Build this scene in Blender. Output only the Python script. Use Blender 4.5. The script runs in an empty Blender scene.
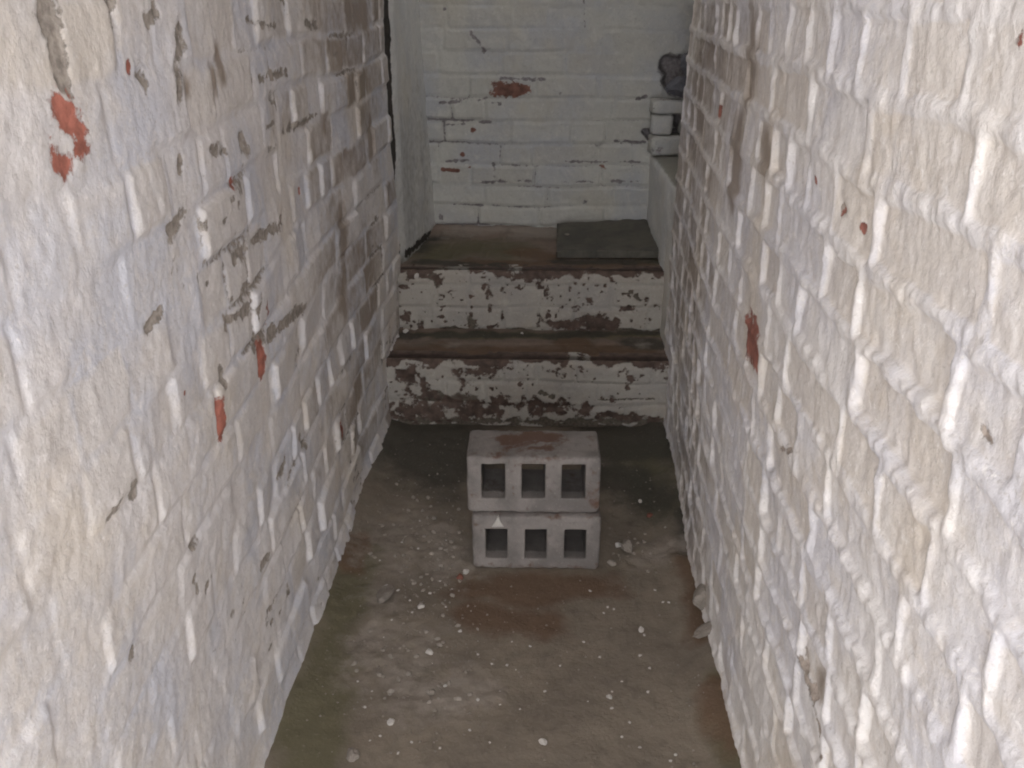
import bpy, bmesh, math, random
import numpy as np
from mathutils import Vector, Matrix

random.seed(7)
sc = bpy.context.scene
col = sc.collection

# ------------------------------------------------------------------ camera
H = 1.22                       # eye height
F = 900.0                      # focal length in pixels of a 1024 x 768 frame
PITCH = math.radians(23.4)
YAW = math.radians(1.75)
cam_d = bpy.data.cameras.new('camera')
cam_d.sensor_width = 36.0
cam_d.lens = F * 36.0 / 1024.0
cam_d.clip_start = 0.02
cam = bpy.data.objects.new('camera', cam_d)
cam.location = (0, 0, H)
cam.rotation_euler = (math.pi / 2 - PITCH, 0, YAW)
col.objects.link(cam)
sc.camera = cam
CM = cam.rotation_euler.to_matrix()


def ray(px, py):
    return CM @ Vector(((px - 512) / F, (384 - py) / F, -1.0))


def on_x(px, py, X):           # point of the photo on a side wall
    d = ray(px, py); t = X / d.x
    return (d.y * t, H + d.z * t)


def on_y(px, py, Y):           # point on a wall that faces the camera
    d = ray(px, py); t = Y / d.y
    return (d.x * t, H + d.z * t)


def on_z(px, py, Z=0.0):       # point on a level surface
    d = ray(px, py); t = (Z - H) / d.z
    return (d.x * t, d.y * t)


# ------------------------------------------------------------------ noise
def vnoise(x, y, seed=0):
    x = np.asarray(x, float); y = np.asarray(y, float)
    xi = np.floor(x).astype(np.int64); yi = np.floor(y).astype(np.int64)
    fx = x - xi; fy = y - yi
    fx = fx * fx * fx * (fx * (fx * 6 - 15) + 10); fy = fy * fy * fy * (fy * (fy * 6 - 15) + 10)

    def h(a, b):
        n = (a * 374761393 + b * 668265263 + seed * 2147483647 + 1013904223) & 0xffffffff
        n = ((n ^ (n >> 13)) * 1274126177) & 0xffffffff
        n = ((n ^ (n >> 16)) * 2246822519) & 0xffffffff
        n = n ^ (n >> 15)
        return (n & 0xffffff) / float(0xffffff) * 2 - 1
    a = h(xi, yi); b = h(xi + 1, yi); c = h(xi, yi + 1); d = h(xi + 1, yi + 1)
    return (a * (1 - fx) + b * fx) * (1 - fy) + (c * (1 - fx) + d * fx) * fy


def fbm(x, y, octaves=3, seed=0):
    v = 0; amp = 1.0; tot = 0
    for k in range(octaves):
        v = v + amp * vnoise(x * 2 ** k, y * 2 ** k, seed + 17 * k); tot += amp; amp *= 0.5
    return v / tot


def sstep(a, b, x):
    t = np.clip((x - a) / (b - a), 0, 1)
    return t * t * (3 - 2 * t)


def hash_id(i, k):
    n = (i * 2654435761 + k * 40503 + 12345) & 0xffffffff
    n = ((n ^ (n >> 15)) * 2246822519) & 0xffffffff
    n = ((n ^ (n >> 13)) * 3266489917) & 0xffffffff
    n = n ^ (n >> 16)
    return (n & 0xffff) / 65535.0


def bricks(s, z, seed, course=0.075, half=(0.005, 0.006), header_bias=0.5, warp=1.0, z_off=0.0):
    """signed distance to the brick outline (negative inside), brick id, position inside the brick (-1..1 both ways), bed-joint distance"""
    s2 = s + warp * (0.006 * fbm(s * 7, z * 9, 2, seed + 1))
    z2 = z + z_off + warp * (0.010 * fbm(s * 2.2, z * 3, 2, seed + 2) + 0.003 * fbm(s * 14, z * 14, 1, seed + 3))
    ci = np.floor(z2 / course).astype(int)
    rnd = random.Random(seed)
    sdf = np.ones_like(s2); bid = np.zeros(s2.shape, np.int64); u = np.zeros_like(s2)
    lo, hi = s2.min() - 0.5, s2.max() + 0.5
    vz = (z2 / course - ci - 0.5) * 2
    for c in range(int(ci.min()), int(ci.max()) + 1):
        m = ci == c
        if not m.any():
            continue
        e = [lo - rnd.random() * 0.22]
        head = rnd.random() < header_bias
        while e[-1] < hi:
            L = 0.115 if (head != (rnd.random() < 0.18)) else 0.228
            e.append(e[-1] + L + rnd.uniform(-0.008, 0.008))
        e = np.array(e)
        k = np.searchsorted(e, s2[m]) - 1
        a = e[k]; b = e[k + 1]
        mid = (a + b) / 2; hw = (b - a) / 2 - half[0]; hh = course / 2 - half[1]
        r = 0.008
        qx = np.abs(s2[m] - mid) - hw + r
        qz = np.abs(vz[m]) * course / 2 - hh + r
        sdf[m] = np.hypot(np.maximum(qx, 0), np.maximum(qz, 0)) + np.minimum(np.maximum(qx, qz), 0) - r
        bid[m] = (c + 50) * 1000 + k
        u[m] = (s2[m] - mid) / hw
    return sdf, bid, u, vz


def strokes(s, z, items, seed=0, rag=0.35):
    """field from 1 at the strokes' axes to 0.5 at their radius and 0 far out"""
    f = np.zeros_like(s)
    for pts, r in items:
        P = np.array(pts, float)
        lo = P.min(0) - 2.2 * r; hi = P.max(0) + 2.2 * r
        m = (s > lo[0]) & (s < hi[0]) & (z > lo[1]) & (z < hi[1])
        if not m.any():
            continue
        ss, zz = s[m], z[m]
        d = np.full(ss.shape, 9.0)
        if len(P) == 1:
            d = np.hypot(ss - P[0, 0], zz - P[0, 1])
        for a, b in zip(P[:-1], P[1:]):
            v = b - a; L = max(v @ v, 1e-9)
            t = np.clip(((ss - a[0]) * v[0] + (zz - a[1]) * v[1]) / L, 0, 1)
            d = np.minimum(d, np.hypot(ss - a[0] - t * v[0], zz - a[1] - t * v[1]))
        n = fbm(ss * 0.5 / r, zz * 0.5 / r, 3, seed + 5)
        val = np.clip(1 - d / (2 * r) + rag * n * (d < 2 * r), 0, 1)
        f[m] = np.maximum(f[m], val)
    return f


# ------------------------------------------------------------------ mesh helpers
def link(name, me, mat, parent=None):
    o = bpy.data.objects.new(name, me)
    col.objects.link(o)
    if mat and not me.materials:
        me.materials.append(mat)
    if parent:
        o.parent = parent
    return o


def tag(o, label=None, cat=None, group=None, kind=None):
    if label: o['label'] = label
    if cat: o['category'] = cat
    if group: o['group'] = group
    if kind: o['kind'] = kind
    return o


def sheet(name, P, mask, mat, back=None, parent=None, flip=False):
    """P: (n, m, 3) grid of points; back: vector that gives the sheet its thickness; mask: (n, m, 4) attribute read by the material"""
    n, m = P.shape[:2]
    verts = P.reshape(-1, 3)
    idx = np.arange(n * m).reshape(n, m)
    q = np.stack([idx[:-1, :-1], idx[1:, :-1], idx[1:, 1:], idx[:-1, 1:]], -1).reshape(-1, 4)
    if flip:
        q = q[:, ::-1]
    faces = [q]
    msk = mask.reshape(-1, 4)
    if back is not None:
        ring = np.concatenate([idx[:, 0], idx[-1, 1:], idx[-2::-1, -1], idx[0, -2:0:-1]])
        rv = verts[ring].copy()
        rv = rv + np.array(back)
        # flatten the back side
        ax = int(np.argmax(np.abs(back)))
        rv[:, ax] = (verts[:, ax].max() if back[ax] > 0 else verts[:, ax].min()) + back[ax]
        base = len(verts)
        verts = np.concatenate([verts, rv])
        msk = np.concatenate([msk, msk[ring]])
        R = len(ring); k = np.arange(R)
        side = np.stack([ring[k], ring[(k + 1) % R], base + (k + 1) % R, base + k], -1)
        if not flip:
            side = side[:, ::-1]
        faces.append(side[:, ::-1])
        ngon = base + (k if flip else k[::-1])
    me = bpy.data.meshes.new(name)
    fq = np.concatenate(faces)
    nl = fq.size + (len(ngon) if back is not None else 0)
    nf = len(fq) + (1 if back is not None else 0)
    me.vertices.add(len(verts)); me.vertices.foreach_set('co', verts.astype(np.float32).ravel())
    me.loops.add(nl); me.polygons.add(nf)
    li = fq.ravel()
    starts = np.arange(len(fq)) * 4
    if back is not None:
        li = np.concatenate([li, ngon]); starts = np.append(starts, fq.size)
    me.loops.foreach_set('vertex_index', li.astype(np.int32))
    me.polygons.foreach_set('loop_start', starts.astype(np.int32))
    me.polygons.foreach_set('use_smooth', np.ones(nf, bool))
    me.update(calc_edges=True)
    me.validate()
    at = me.attributes.new('mask', 'FLOAT_COLOR', 'POINT')
    at.data.foreach_set('color', msk.astype(np.float32).ravel())
    return link(name, me, mat, parent)


def axis(*segs):
    out = []
    for a, b, step in segs:
        k = max(1, int(round((b - a) / step)))
        out += list(np.linspace(a, b, k + 1)[:-1])
    out.append(segs[-1][1])
    return np.array(out)


# ------------------------------------------------------------------ materials
def nt(name):
    m = bpy.data.materials.new(name); m.use_nodes = True
    t = m.node_tree
    return m, t, t.nodes['Principled BSDF']


class G:
    def __init__(self, t):
        self.t = t

    def n(self, typ, **kw):
        nd = self.t.nodes.new(typ)
        for k, v in kw.items():
            setattr(nd, k, v)
        return nd

    def put(self, sock, v):
        if isinstance(v, bpy.types.NodeSocket):
            self.t.links.new(v, sock)
        elif isinstance(v, (tuple, list)) and len(v) == 3 and sock.type == 'RGBA':
            sock.default_value = (*v, 1)
        else:
            sock.default_value = v

    def noise(self, scale, detail=4, rough=0.55, vec=None, dist=0.0):
        nd = self.n('ShaderNodeTexNoise')
        nd.inputs['Scale'].default_value = scale; nd.inputs['Detail'].default_value = detail
        nd.inputs['Roughness'].default_value = rough; nd.inputs['Distortion'].default_value = dist
        self.put(nd.inputs['Vector'], vec if vec is not None else self.coord())
        return nd.outputs['Fac']

    def coord(self):
        if not hasattr(self, '_c'):
            self._c = self.n('ShaderNodeTexCoord').outputs['Object']
        return self._c

    def math(self, op, a, b=0.0, c=None):
        nd = self.n('ShaderNodeMath', operation=op)
        self.put(nd.inputs[0], a); self.put(nd.inputs[1], b)
        if c is not None: self.put(nd.inputs[2], c)
        return nd.outputs[0]

    def mr(self, v, a, b, c=0.0, d=1.0, smooth=True):
        nd = self.n('ShaderNodeMapRange')
        if smooth: nd.interpolation_type = 'SMOOTHSTEP'
        self.put(nd.inputs['Value'], v)
        for k, x in zip(('From Min', 'From Max', 'To Min', 'To Max'), (a, b, c, d)):
            nd.inputs[k].default_value = x
        return nd.outputs['Result']

    def mix(self, f, a, b, blend='MIX'):
        nd = self.n('ShaderNodeMix', data_type='RGBA', blend_type=blend)
        self.put(nd.inputs[0], f); self.put(nd.inputs[6], a); self.put(nd.inputs[7], b)
        return nd.outputs[2]

    def attr(self, name='mask'):
        a = self.n('ShaderNodeAttribute', attribute_name=name)
        s = self.n('ShaderNodeSeparateColor')
        self.t.links.new(a.outputs['Color'], s.inputs[0])
        return s.outputs[0], s.outputs[1], s.outputs[2], a.outputs['Alpha']

    def bump(self, h, strength=0.5, dist=0.002):
        nd = self.n('ShaderNodeBump')
        nd.inputs['Strength'].default_value = strength; nd.inputs['Distance'].default_value = dist
        self.put(nd.inputs['Height'], h)
        return nd.outputs[0]


def srgb(r, g, b):
    f = lambda c: c / 12.92 if c <= 0.04045 else ((c + 0.055) / 1.055) ** 2.4
    return tuple(f(v / 255) for v in (r, g, b))


def painted_brick(name, white, cool, cream, brick=(146, 72, 56), dirt=(104, 95, 84), stain_shade=(176, 152, 124), edge=0.10, bump=0.6, grain=90):
    """R: paint gone down to the brick, G: paint and mortar gone, B: ochre / damp staining, plus painted light falloff on the side walls, A: tint of each brick"""
    m, t, p = nt(name); g = G(t)
    R, Gm, B, A = g.attr()
    n1 = g.noise(5, 4); n2 = g.noise(38, 5, 0.6); n3 = g.noise(grain, 5, 0.62); n4 = g.noise(260, 3)
    c = g.mix(g.mr(n1, 0.38, 0.62), srgb(*white), srgb(*cool))
    c = g.mix(g.math('MULTIPLY', g.mr(g.math('ADD', A, g.math('MULTIPLY', g.math('SUBTRACT', n2, 0.5), 0.8)), 0.45, 1.0), 0.6), c, srgb(*cream))
    c = g.mix(g.mr(n3, 0.50, 0.80, 0.0, 0.22), c, srgb(*[v * 0.80 for v in white]))
    c = g.mix(g.mr(g.noise(24, 6, 0.7, dist=0.6), 0.50, 0.68, 0.0, 0.55), c, srgb(*[min(250, v * 1.07) for v in white]))
    c = g.mix(g.mr(g.noise(14, 6, 0.7, dist=0.4), 0.52, 0.70, 0.0, 0.5), c, srgb(*cream))
    c = g.mix(g.mr(g.noise(3.2, 6, 0.65), 0.50, 0.66, 0.0, 0.40), c, srgb(cream[0] * 1.01, cream[1] * 0.985, cream[2] * 0.93))
    c = g.mix(g.mr(n2, 0.55, 0.75, 0.0, 0.25), c, srgb(*[v * 0.90 for v in cream]))
    c = g.mix(g.mr(g.noise(140, 4, 0.7, dist=0.3), 0.56, 0.68, 0.0, 0.40), c, srgb(*[v * 0.80 for v in cream]))
    c = g.mix(g.mr(g.noise(110, 4, 0.7, dist=0.5), 0.58, 0.68, 0.0, 0.55), c, srgb(*[min(252, v * 1.10) for v in white]))
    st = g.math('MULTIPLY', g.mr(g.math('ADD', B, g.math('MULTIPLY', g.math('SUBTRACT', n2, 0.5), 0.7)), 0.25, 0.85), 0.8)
    c = g.mix(st, c, srgb(*stain_shade))
    rag = g.math('MULTIPLY', g.math('SUBTRACT', g.noise(75, 7, 0.75), 0.5), 1.5)
    fr = g.mr(g.math('ADD', R, rag), 0.5 - edge, 0.5 + edge)
    fg = g.mr(g.math('ADD', Gm, rag), 0.5 - edge, 0.5 + edge)
    bcol = g.mix(g.mr(n2, 0.35, 0.7), srgb(*brick), srgb(*[v * 0.72 for v in brick]))
    dcol = g.mix(g.mr(n3, 0.35, 0.7), srgb(*[min(255, v * 1.12) for v in dirt]), srgb(*[v * 0.85 for v in dirt]))
    c = g.mix(fg, c, dcol)
    c = g.mix(fr, c, bcol)
    g.put(p.inputs['Base Color'], c)
    p.inputs['Roughness'].default_value = 0.72
    p.inputs['Specular IOR Level'].default_value = 0.3
    hgt = g.math('ADD', g.math('MULTIPLY', n3, 0.7), g.math('MULTIPLY', n4, 0.25))
    hgt = g.math('SUBTRACT', hgt, g.math('MULTIPLY', g.math('MAXIMUM', fr, fg), 0.5))
    g.put(p.inputs['Normal'], g.bump(hgt, bump, 0.004))
    return m


M_left = painted_brick('whitewash_left', (222, 218, 217), (208, 209, 217), (219, 212, 204), brick=(190, 122, 106), dirt=(156, 148, 140), stain_shade=(143, 127, 110), bump=0.6)
M_right = painted_brick('whitewash_right', (230, 226, 223), (219, 217, 221), (216, 207, 196), brick=(176, 118, 104), dirt=(168, 156, 146), stain_shade=(148, 134, 120), bump=0.6)
M_back = painted_brick('whitewash_back', (180, 179, 173), (169, 170, 173), (174, 171, 164), brick=(132, 94, 82), dirt=(122, 117, 118), stain_shade=(140, 132, 116), bump=0.4)
M_riser = painted_brick('whitewash_riser', (166, 161, 153), (156, 152, 147), (160, 153, 144), brick=(98, 82, 74), dirt=(94, 87, 78), stain_shade=(120, 106, 92), grain=120)
M_plaster = painted_brick('grey_plaster', (212, 211, 207), (200, 201, 201), (206, 203, 196), dirt=(60, 56, 52), stain_shade=(116, 112, 98), grain=60, bump=0.35)


def ground_material(name, base, alt):
    """R: pale dust, G: green algae, B: brown wet patch, A: black damp"""
    m, t, p = nt(name); g = G(t)
    R, Gm, B, A = g.attr()
    n1 = g.noise(6, 5, 0.6); n2 = g.noise(30, 6, 0.65); n3 = g.noise(130, 5, 0.65); n4 = g.noise(16, 4, 0.6)
    c = g.mix(g.mr(n1, 0.35, 0.65), srgb(*base), srgb(*alt))
    c = g.mix(g.mr(n2, 0.45, 0.75, 0, 0.5), c, srgb(*[v * 0.72 for v in base]))
    jit = g.math('MULTIPLY', g.math('SUBTRACT', n4, 0.5), 0.7)
    c = g.mix(g.math('MULTIPLY', g.mr(g.math('ADD', Gm, jit), 0.2, 0.8), 0.8), c, srgb(98, 94, 72))
    c = g.mix(g.math('MULTIPLY', g.mr(g.math('ADD', B, jit), 0.2, 0.75), 0.85), c, srgb(104, 84, 68))
    c = g.mix(g.math('MULTIPLY', g.mr(g.math('ADD', A, jit), 0.2, 0.8), 0.85), c, srgb(72, 70, 64))
    d = g.mr(g.math('ADD', R, g.math('MULTIPLY', g.math('SUBTRACT', n2, 0.5), 1.3)), 0.35, 0.85)
    c = g.mix(g.math('MULTIPLY', d, 0.60), c, srgb(152, 143, 134))
    c = g.mix(g.mr(n3, 0.58, 0.75, 0, 0.35), c, srgb(158, 150, 140))
    g.put(p.inputs['Base Color'], c)
    p.inputs['Roughness'].default_value = 0.85
    p.inputs['Specular IOR Level'].default_value = 0.2
    g.put(p.inputs['Normal'], g.bump(g.math('ADD', n3, g.math('MULTIPLY', n2, 0.8)), 0.55, 0.004))
    return m


M_floor = ground_material('earth_floor', (130, 120, 107), (118, 109, 98))
M_tread = ground_material('brick_tread', (134, 117, 106), (116, 105, 95))


def stone_material(name, a, b, rust=None, rough=0.85, scale=60):
    m, t, p = nt(name); g = G(t)
    n1 = g.noise(scale * 0.2, 4); n2 = g.noise(scale, 6, 0.65); n3 = g.noise(scale * 4, 4)
    c = g.mix(g.mr(n1, 0.35, 0.65), srgb(*a), srgb(*b))
    c = g.mix(g.mr(n2, 0.5, 0.75, 0, 0.5), c, srgb(*[v * 0.7 for v in a]))
    c = g.mix(g.mr(n3, 0.58, 0.75, 0, 0.35), c, srgb(*[min(255, v * 1.3) for v in a]))
    if rust:
        at = g.attr()
        f = g.mr(g.math('ADD', at[0], g.math('MULTIPLY', g.math('SUBTRACT', n2, 0.5), 1.0)), 0.35, 0.7)
        c = g.mix(g.math('MULTIPLY', f, 0.85), c, srgb(*rust))
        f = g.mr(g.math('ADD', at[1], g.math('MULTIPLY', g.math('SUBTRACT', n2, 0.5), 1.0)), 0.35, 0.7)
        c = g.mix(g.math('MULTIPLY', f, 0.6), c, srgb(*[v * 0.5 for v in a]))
    g.put(p.inputs['Base Color'], c)
    p.inputs['Roughness'].default_value = rough
    p.inputs['Specular IOR Level'].default_value = 0.25
    g.put(p.inputs['Normal'], g.bump(g.math('ADD', n2, n3), 0.5, 0.003))
    return m


M_block = stone_material('grey_block', (142, 136, 132), (116, 111, 108), rust=(98, 72, 58))
M_slate = stone_material('dark_slate', (84, 82, 76), (100, 96, 87), rough=0.7)
M_clinker = stone_material('dark_clinker', (98, 98, 104), (116, 116, 122), scale=90)
M_flake = stone_material('plaster_flake', (196, 192, 186), (184, 178, 172), scale=90)
M_dull = stone_material('dull_flake', (150, 142, 133), (132, 125, 117), scale=90)
M_rubble = stone_material('grey_rubble', (138, 130, 122), (120, 112, 104), scale=80)
M_redchip = stone_material('red_brick_chip', (128, 84, 72), (108, 76, 66), scale=80)
M_ceil = stone_material('ceiling_whitewash', (236, 232, 228), (228, 224, 220), scale=30)

# ------------------------------------------------------------------ plan of the passage
XL, XR = -0.464, 0.349
Y0, YS1, YS2, YB = -0.50, 2.49, 2.738, 3.257       # mouth, risers, back wall
Z1, Z2, ZLEDGE, ZC = 0.215, 0.420, 0.712, 2.05
YRE = 2.60                                           # end of the right-hand wall
ADDED_HOLE = (-0.22, 0.22, 2.90, 3.20)                     # unseen opening added over the landing to brighten the far end
XN = 1.15                                            # far side of the recess on the right


def left_x(y):
    return np.interp(y, [-1, 2.1, 2.49, 2.76, 3.4], [-0.464, -0.464, -0.448, -0.440, -0.372])


def right_x(y):
    return np.interp(y, [-1, 1.75, 2.35, 2.7], [0.349, 0.352, 0.388, 0.394])


# ------------------------------------------------------------------ left wall
def left_lean(y, z):
    return 0.035 * sstep(0.15, 0.9, z) * sstep(1.9, 0.9, y)


def right_lean(y, z):
    return 0.030 * sstep(0.15, 0.9, z) * sstep(1.9, 0.9, y)


def LW(px, py):                # a point of the photo on the left wall, on the right wall
    X = XL
    for _ in range(8):
        y, z = on_x(px, py, X); X = float(left_x(y) + left_lean(y, z))
    return (y, z)


def RW(px, py):
    X = XR
    for _ in range(8):
        y, z = on_x(px, py, X); X = float(right_x(y) - right_lean(y, z))
    return (y, z)



ys = axis((Y0, 0.2, 0.03), (0.2, 1.1, 0.0034), (1.1, 2.748, 0.0048))
zs = axis((-0.06, 0.0, 0.02), (0.0, 1.32, 0.0042), (1.32, ZC + 0.05, 0.04))
S, Z = np.meshgrid(ys, zs, indexing='ij')
sdf, bid, u, v = bricks(S, Z, 11, half=(0.004, 0.0055), header_bias=0.62, z_off=0.02, course=0.083)
sdf = sdf + 0.004 * fbm(S * 26, Z * 26, 3, 20)
t = 1 - sstep(-0.008, 0.005, sdf)
rg = 1 - np.abs(fbm(S * 34, Z * 20, 3, 26)) * 2.2
lo = fbm(S * 1.8, Z * 1.8, 2, 21)
gap = fbm(S * 4.5, Z * 5.5, 3, 22)
jd = 0.55 + 0.45 * fbm(S * 6, Z * 6, 2, 23)
far = sstep(0.8, 1.6, S)
disp = -(0.0034 + 0.0035 * far) * (1 - t) * jd + 0.0008 * rg * np.clip(0.3 + 1.2 * fbm(S * 5, Z * 5, 2, 27), 0, 1)
disp += t * ((hash_id(bid, 1) - 0.5) * (0.005 + 0.004 * far) + u * (hash_id(bid, 2) - 0.6) * (0.0055 + 0.005 * far) + v * (hash_id(bid, 3) - 0.5) * 0.004)
disp += 0.0016 * fbm(S * 22, Z * 20, 3, 24) + 0.0011 * fbm(S * 70, Z * 66, 3, 25) + 0.011 * lo
bare = strokes(S, Z, [([LW(62, 112), LW(78, 136)], 0.017), ([LW(55, 155), LW(68, 170)], 0.015),
                      ([LW(261, 352), LW(264, 374)], 0.016), ([LW(219, 410), LW(225, 432)], 0.013),
                      ([LW(265, 303), LW(268, 322)], 0.010), ([LW(234, 180)], 0.010), ([LW(302, 188)], 0.012),
                      ([LW(133, 68)], 0.006), ([LW(185, 392)], 0.004), ([LW(340, 430)], 0.018)], 31, 0.45)
lost = strokes(S, Z, [([LW(48, 2), LW(60, 22), LW(62, 48), LW(68, 88)], 0.010), ([LW(52, 12), LW(62, 20)], 0.016),
                      ([LW(180, 25), LW(178, 62), LW(180, 92)], 0.014), ([LW(113, 2), LW(114, 14)], 0.010),
                      ([LW(140, 72), LW(146, 84)], 0.010), ([LW(172, 232), LW(186, 216)], 0.010), ([LW(182, 160), LW(182, 170)], 0.008),
                      ([LW(255, 345), LW(275, 330), LW(305, 306)], 0.011), ([LW(228, 322), LW(248, 308)], 0.010),
                      ([LW(236, 258), LW(270, 232), LW(285, 222)], 0.010), ([LW(210, 150), LW(228, 152)], 0.009),
                      ([LW(150, 20), LW(160, 10)], 0.008), ([LW(243, 142), LW(246, 150)], 0.016), ([LW(285, 132), LW(318, 115)], 0.007),
                      ([LW(252, 22), LW(278, 26)], 0.007), ([LW(305, 24), LW(318, 26)], 0.007), ([LW(262, 78), LW(288, 72)], 0.007),
                      ([LW(150, 328), LW(165, 310)], 0.006), ([LW(222, 372), LW(224, 384)], 0.008), ([LW(298, 362), LW(302, 350)], 0.012),
                      ([LW(130, 485), LW(133, 495)], 0.009), ([LW(105, 520), LW(118, 500)], 0.006), ([LW(188, 548), LW(200, 535)], 0.008),
                      ([LW(195, 580), LW(200, 590)], 0.006), ([LW(208, 590), LW(213, 574)], 0.006), ([LW(130, 655)], 0.008),
                      ([LW(300, 435), LW(306, 445)], 0.012), ([LW(280, 475), LW(285, 465)], 0.012), ([LW(262, 565), LW(268, 555)], 0.008)], 32, 0.5)
lost = lost * np.clip(0.86 + 0.75 * fbm(S * 26, Z * 40, 3, 34), 0, 1.1)
bare = bare * np.clip(0.95 + 0.55 * fbm(S * 40, Z * 40, 3, 35), 0, 1.1)
joint = (1 - t) * np.clip(0.5 + 1.5 * gap, 0, 1)
lost = np.maximum(lost, np.clip(joint * (0.12 + 0.56 * sstep(0.7, 1.4, S)) * sstep(0.05, 0.3, Z) * 0.95, 0, 1))
speck = sstep(0.55, 0.8, vnoise(S * 36, Z * 60, 40)) * sstep(-0.15, 0.3, gap) * sstep(0.8, 1.2, S)
lost = np.maximum(lost, 0.66 * speck)
low = sstep(0.02, -0.005, Z - 0.012 * fbm(S * 9, Z * 0, 2, 3))
stain_shade = np.clip(0.55 * sstep(0.45, 0.9, hash_id(bid, 7)) * sstep(1.5, 2.2, S) * sstep(0.35, 0.9, Z) * t, 0, 1)
stain_shade = np.maximum(stain_shade, strokes(S, Z, [([LW(345, 270), LW(345, 300)], 0.05), ([LW(222, 50), LW(225, 70)], 0.02), ([LW(326, 128)], 0.035),
                                         ([LW(340, 215), LW(344, 250)], 0.04), ([LW(355, 20)], 0.05), ([LW(371, 120), LW(372, 150)], 0.03), ([LW(345, 10), LW(365, 20)], 0.05), 
                                         ([LW(190, 90)], 0.02), ([LW(215, 80)], 0.02)], 33))
stain_shade = np.maximum(stain_shade, 0.55 * low)
stain_shade = np.maximum(stain_shade, sstep(1.1, 2.2, S) * np.clip(0.20 + 0.55 * hash_id(bid, 12) + 0.45 * fbm(S * 3.5, Z * 5, 4, 36), 0, 0.85) * (0.45 + 0.55 * t))  # far bricks: grime, plus darkening painted in for light falling off with depth
disp -= 0.0025 * sstep(0.4, 0.7, lost) + 0.0015 * sstep(0.4, 0.7, bare)
disp = disp + left_lean(S, Z)
P = np.stack([left_x(S) + disp + 0.012 * sstep(0.06, -0.03, Z), S, Z], -1)
tint = np.clip(hash_id(bid, 9) * (0.55 + 0.45 * t) + 0.35 * fbm(S * 2.5, Z * 2.5, 2, 37), 0, 1)
o = sheet('wall_left', P, np.stack([bare, lost, stain_shade, tint], -1), M_left, back=(-0.22, 0, 0), flip=True)
tag(o, kind='structure', label='whitewashed brick wall with peeling paint on the left of the passage')

# ------------------------------------------------------------------ right wall
ys = axis((Y0, 0.15, 0.03), (0.15, 0.9, 0.003), (0.9, YRE, 0.0045))
S, Z = np.meshgrid(ys, zs, indexing='ij')
sdf, bid, u, v = bricks(S, Z, 57, half=(0.0055, 0.008), header_bias=0.85, z_off=0.05, course=0.079)
soft = 0.0045
t = 1 - sstep(-soft, soft * 0.7, sdf + 0.005 * fbm(S * 30, Z * 30, 3, 50))
rg = 1 - np.abs(fbm(S * 38, Z * 24, 3, 56)) * 2.2
lo = fbm(S * 1.6, Z * 1.6, 2, 51)
flat = 0.65 + 0.5 * fbm(S * 3.5, Z * 3.5, 2, 52)
disp = -0.0062 * (1 + 0.4 * sstep(1.2, 0.6, S)) * t * flat * (0.5 + 0.8 * hash_id(bid, 1))
disp += t * (u * (hash_id(bid, 2) - 0.5) * 0.006 + v * (hash_id(bid, 3) - 0.5) * 0.005)
disp += (1 - t) * (0.0020 * fbm(S * 34, Z * 34, 3, 53) + 0.0022 * rg) + 0.0009 * t * rg + 0.0016 * fbm(S * 19, Z * 13, 3, 54) + 0.0010 * fbm(S * 85, Z * 50, 2, 55) + 0.010 * lo
bare = strokes(S, Z, [([RW(750, 335), RW(757, 356)], 0.030), ([RW(844, 210)], 0.005), ([RW(859, 227), RW(863, 228)], 0.004),
                      ([RW(1019, 38)], 0.006), ([RW(720, 112)], 0.01), ([RW(818, 180)], 0.005)], 61, 0.45)
lost = strokes(S, Z, [([RW(802, 655), RW(806, 690), RW(816, 735), RW(819, 752)], 0.007), ([RW(800, 662), RW(812, 700)], 0.010),
                      ([RW(843, 204), RW(846, 210)], 0.004), ([RW(778, 448), RW(790, 452)], 0.004), ([RW(975, 430), RW(982, 440)], 0.004)], 62, 0.55)
stain_shade = 0.62 * sstep(0.35, 0.9, hash_id(bid, 7)) * t * (0.25 + 0.75 * sstep(1.2, 2.0, S)) * sstep(0.25, 0.6, Z + 0.4 * (S < 0.9))
stain_shade = np.maximum(stain_shade, strokes(S, Z, [([RW(752, 10), RW(752, 60)], 0.05), ([RW(735, 180), RW(738, 140)], 0.05), ([RW(748, 95)], 0.035),
                                         ([RW(815, 680)], 0.02),
                                         ([RW(766, 140), RW(768, 165)], 0.03)], 63))
stain_shade = np.maximum(stain_shade, sstep(1.0, 2.1, S) * (0.6 + 0.4 * t) * np.clip(0.54 + 0.5 * fbm(S * 3, Z * 4, 3, 66), 0, 0.8))  # far end dimmed in the colour as light falloff, along with some grime
stain_shade = np.maximum(stain_shade, 0.5 * sstep(0.02, -0.005, Z - 0.012 * fbm(S * 9, Z * 0, 2, 4)))
disp -= 0.003 * sstep(0.4, 0.7, lost)
disp = disp + right_lean(S, Z)
P = np.stack([right_x(S) - disp - 0.012 * sstep(0.05, -0.03, Z), S, Z], -1)
tint = np.clip(hash_id(bid, 9) * (0.2 + 0.8 * t) + 0.3 * sstep(1.3, 0.6, S) * t, 0, 1)
o = sheet('wall_right', P, np.stack([bare, lost, stain_shade, tint], -1), M_right, back=(0.23, 0, 0))
tag(o, kind='structure', label='whitewashed brick wall with raised mortar joints on the right of the passage')

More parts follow.
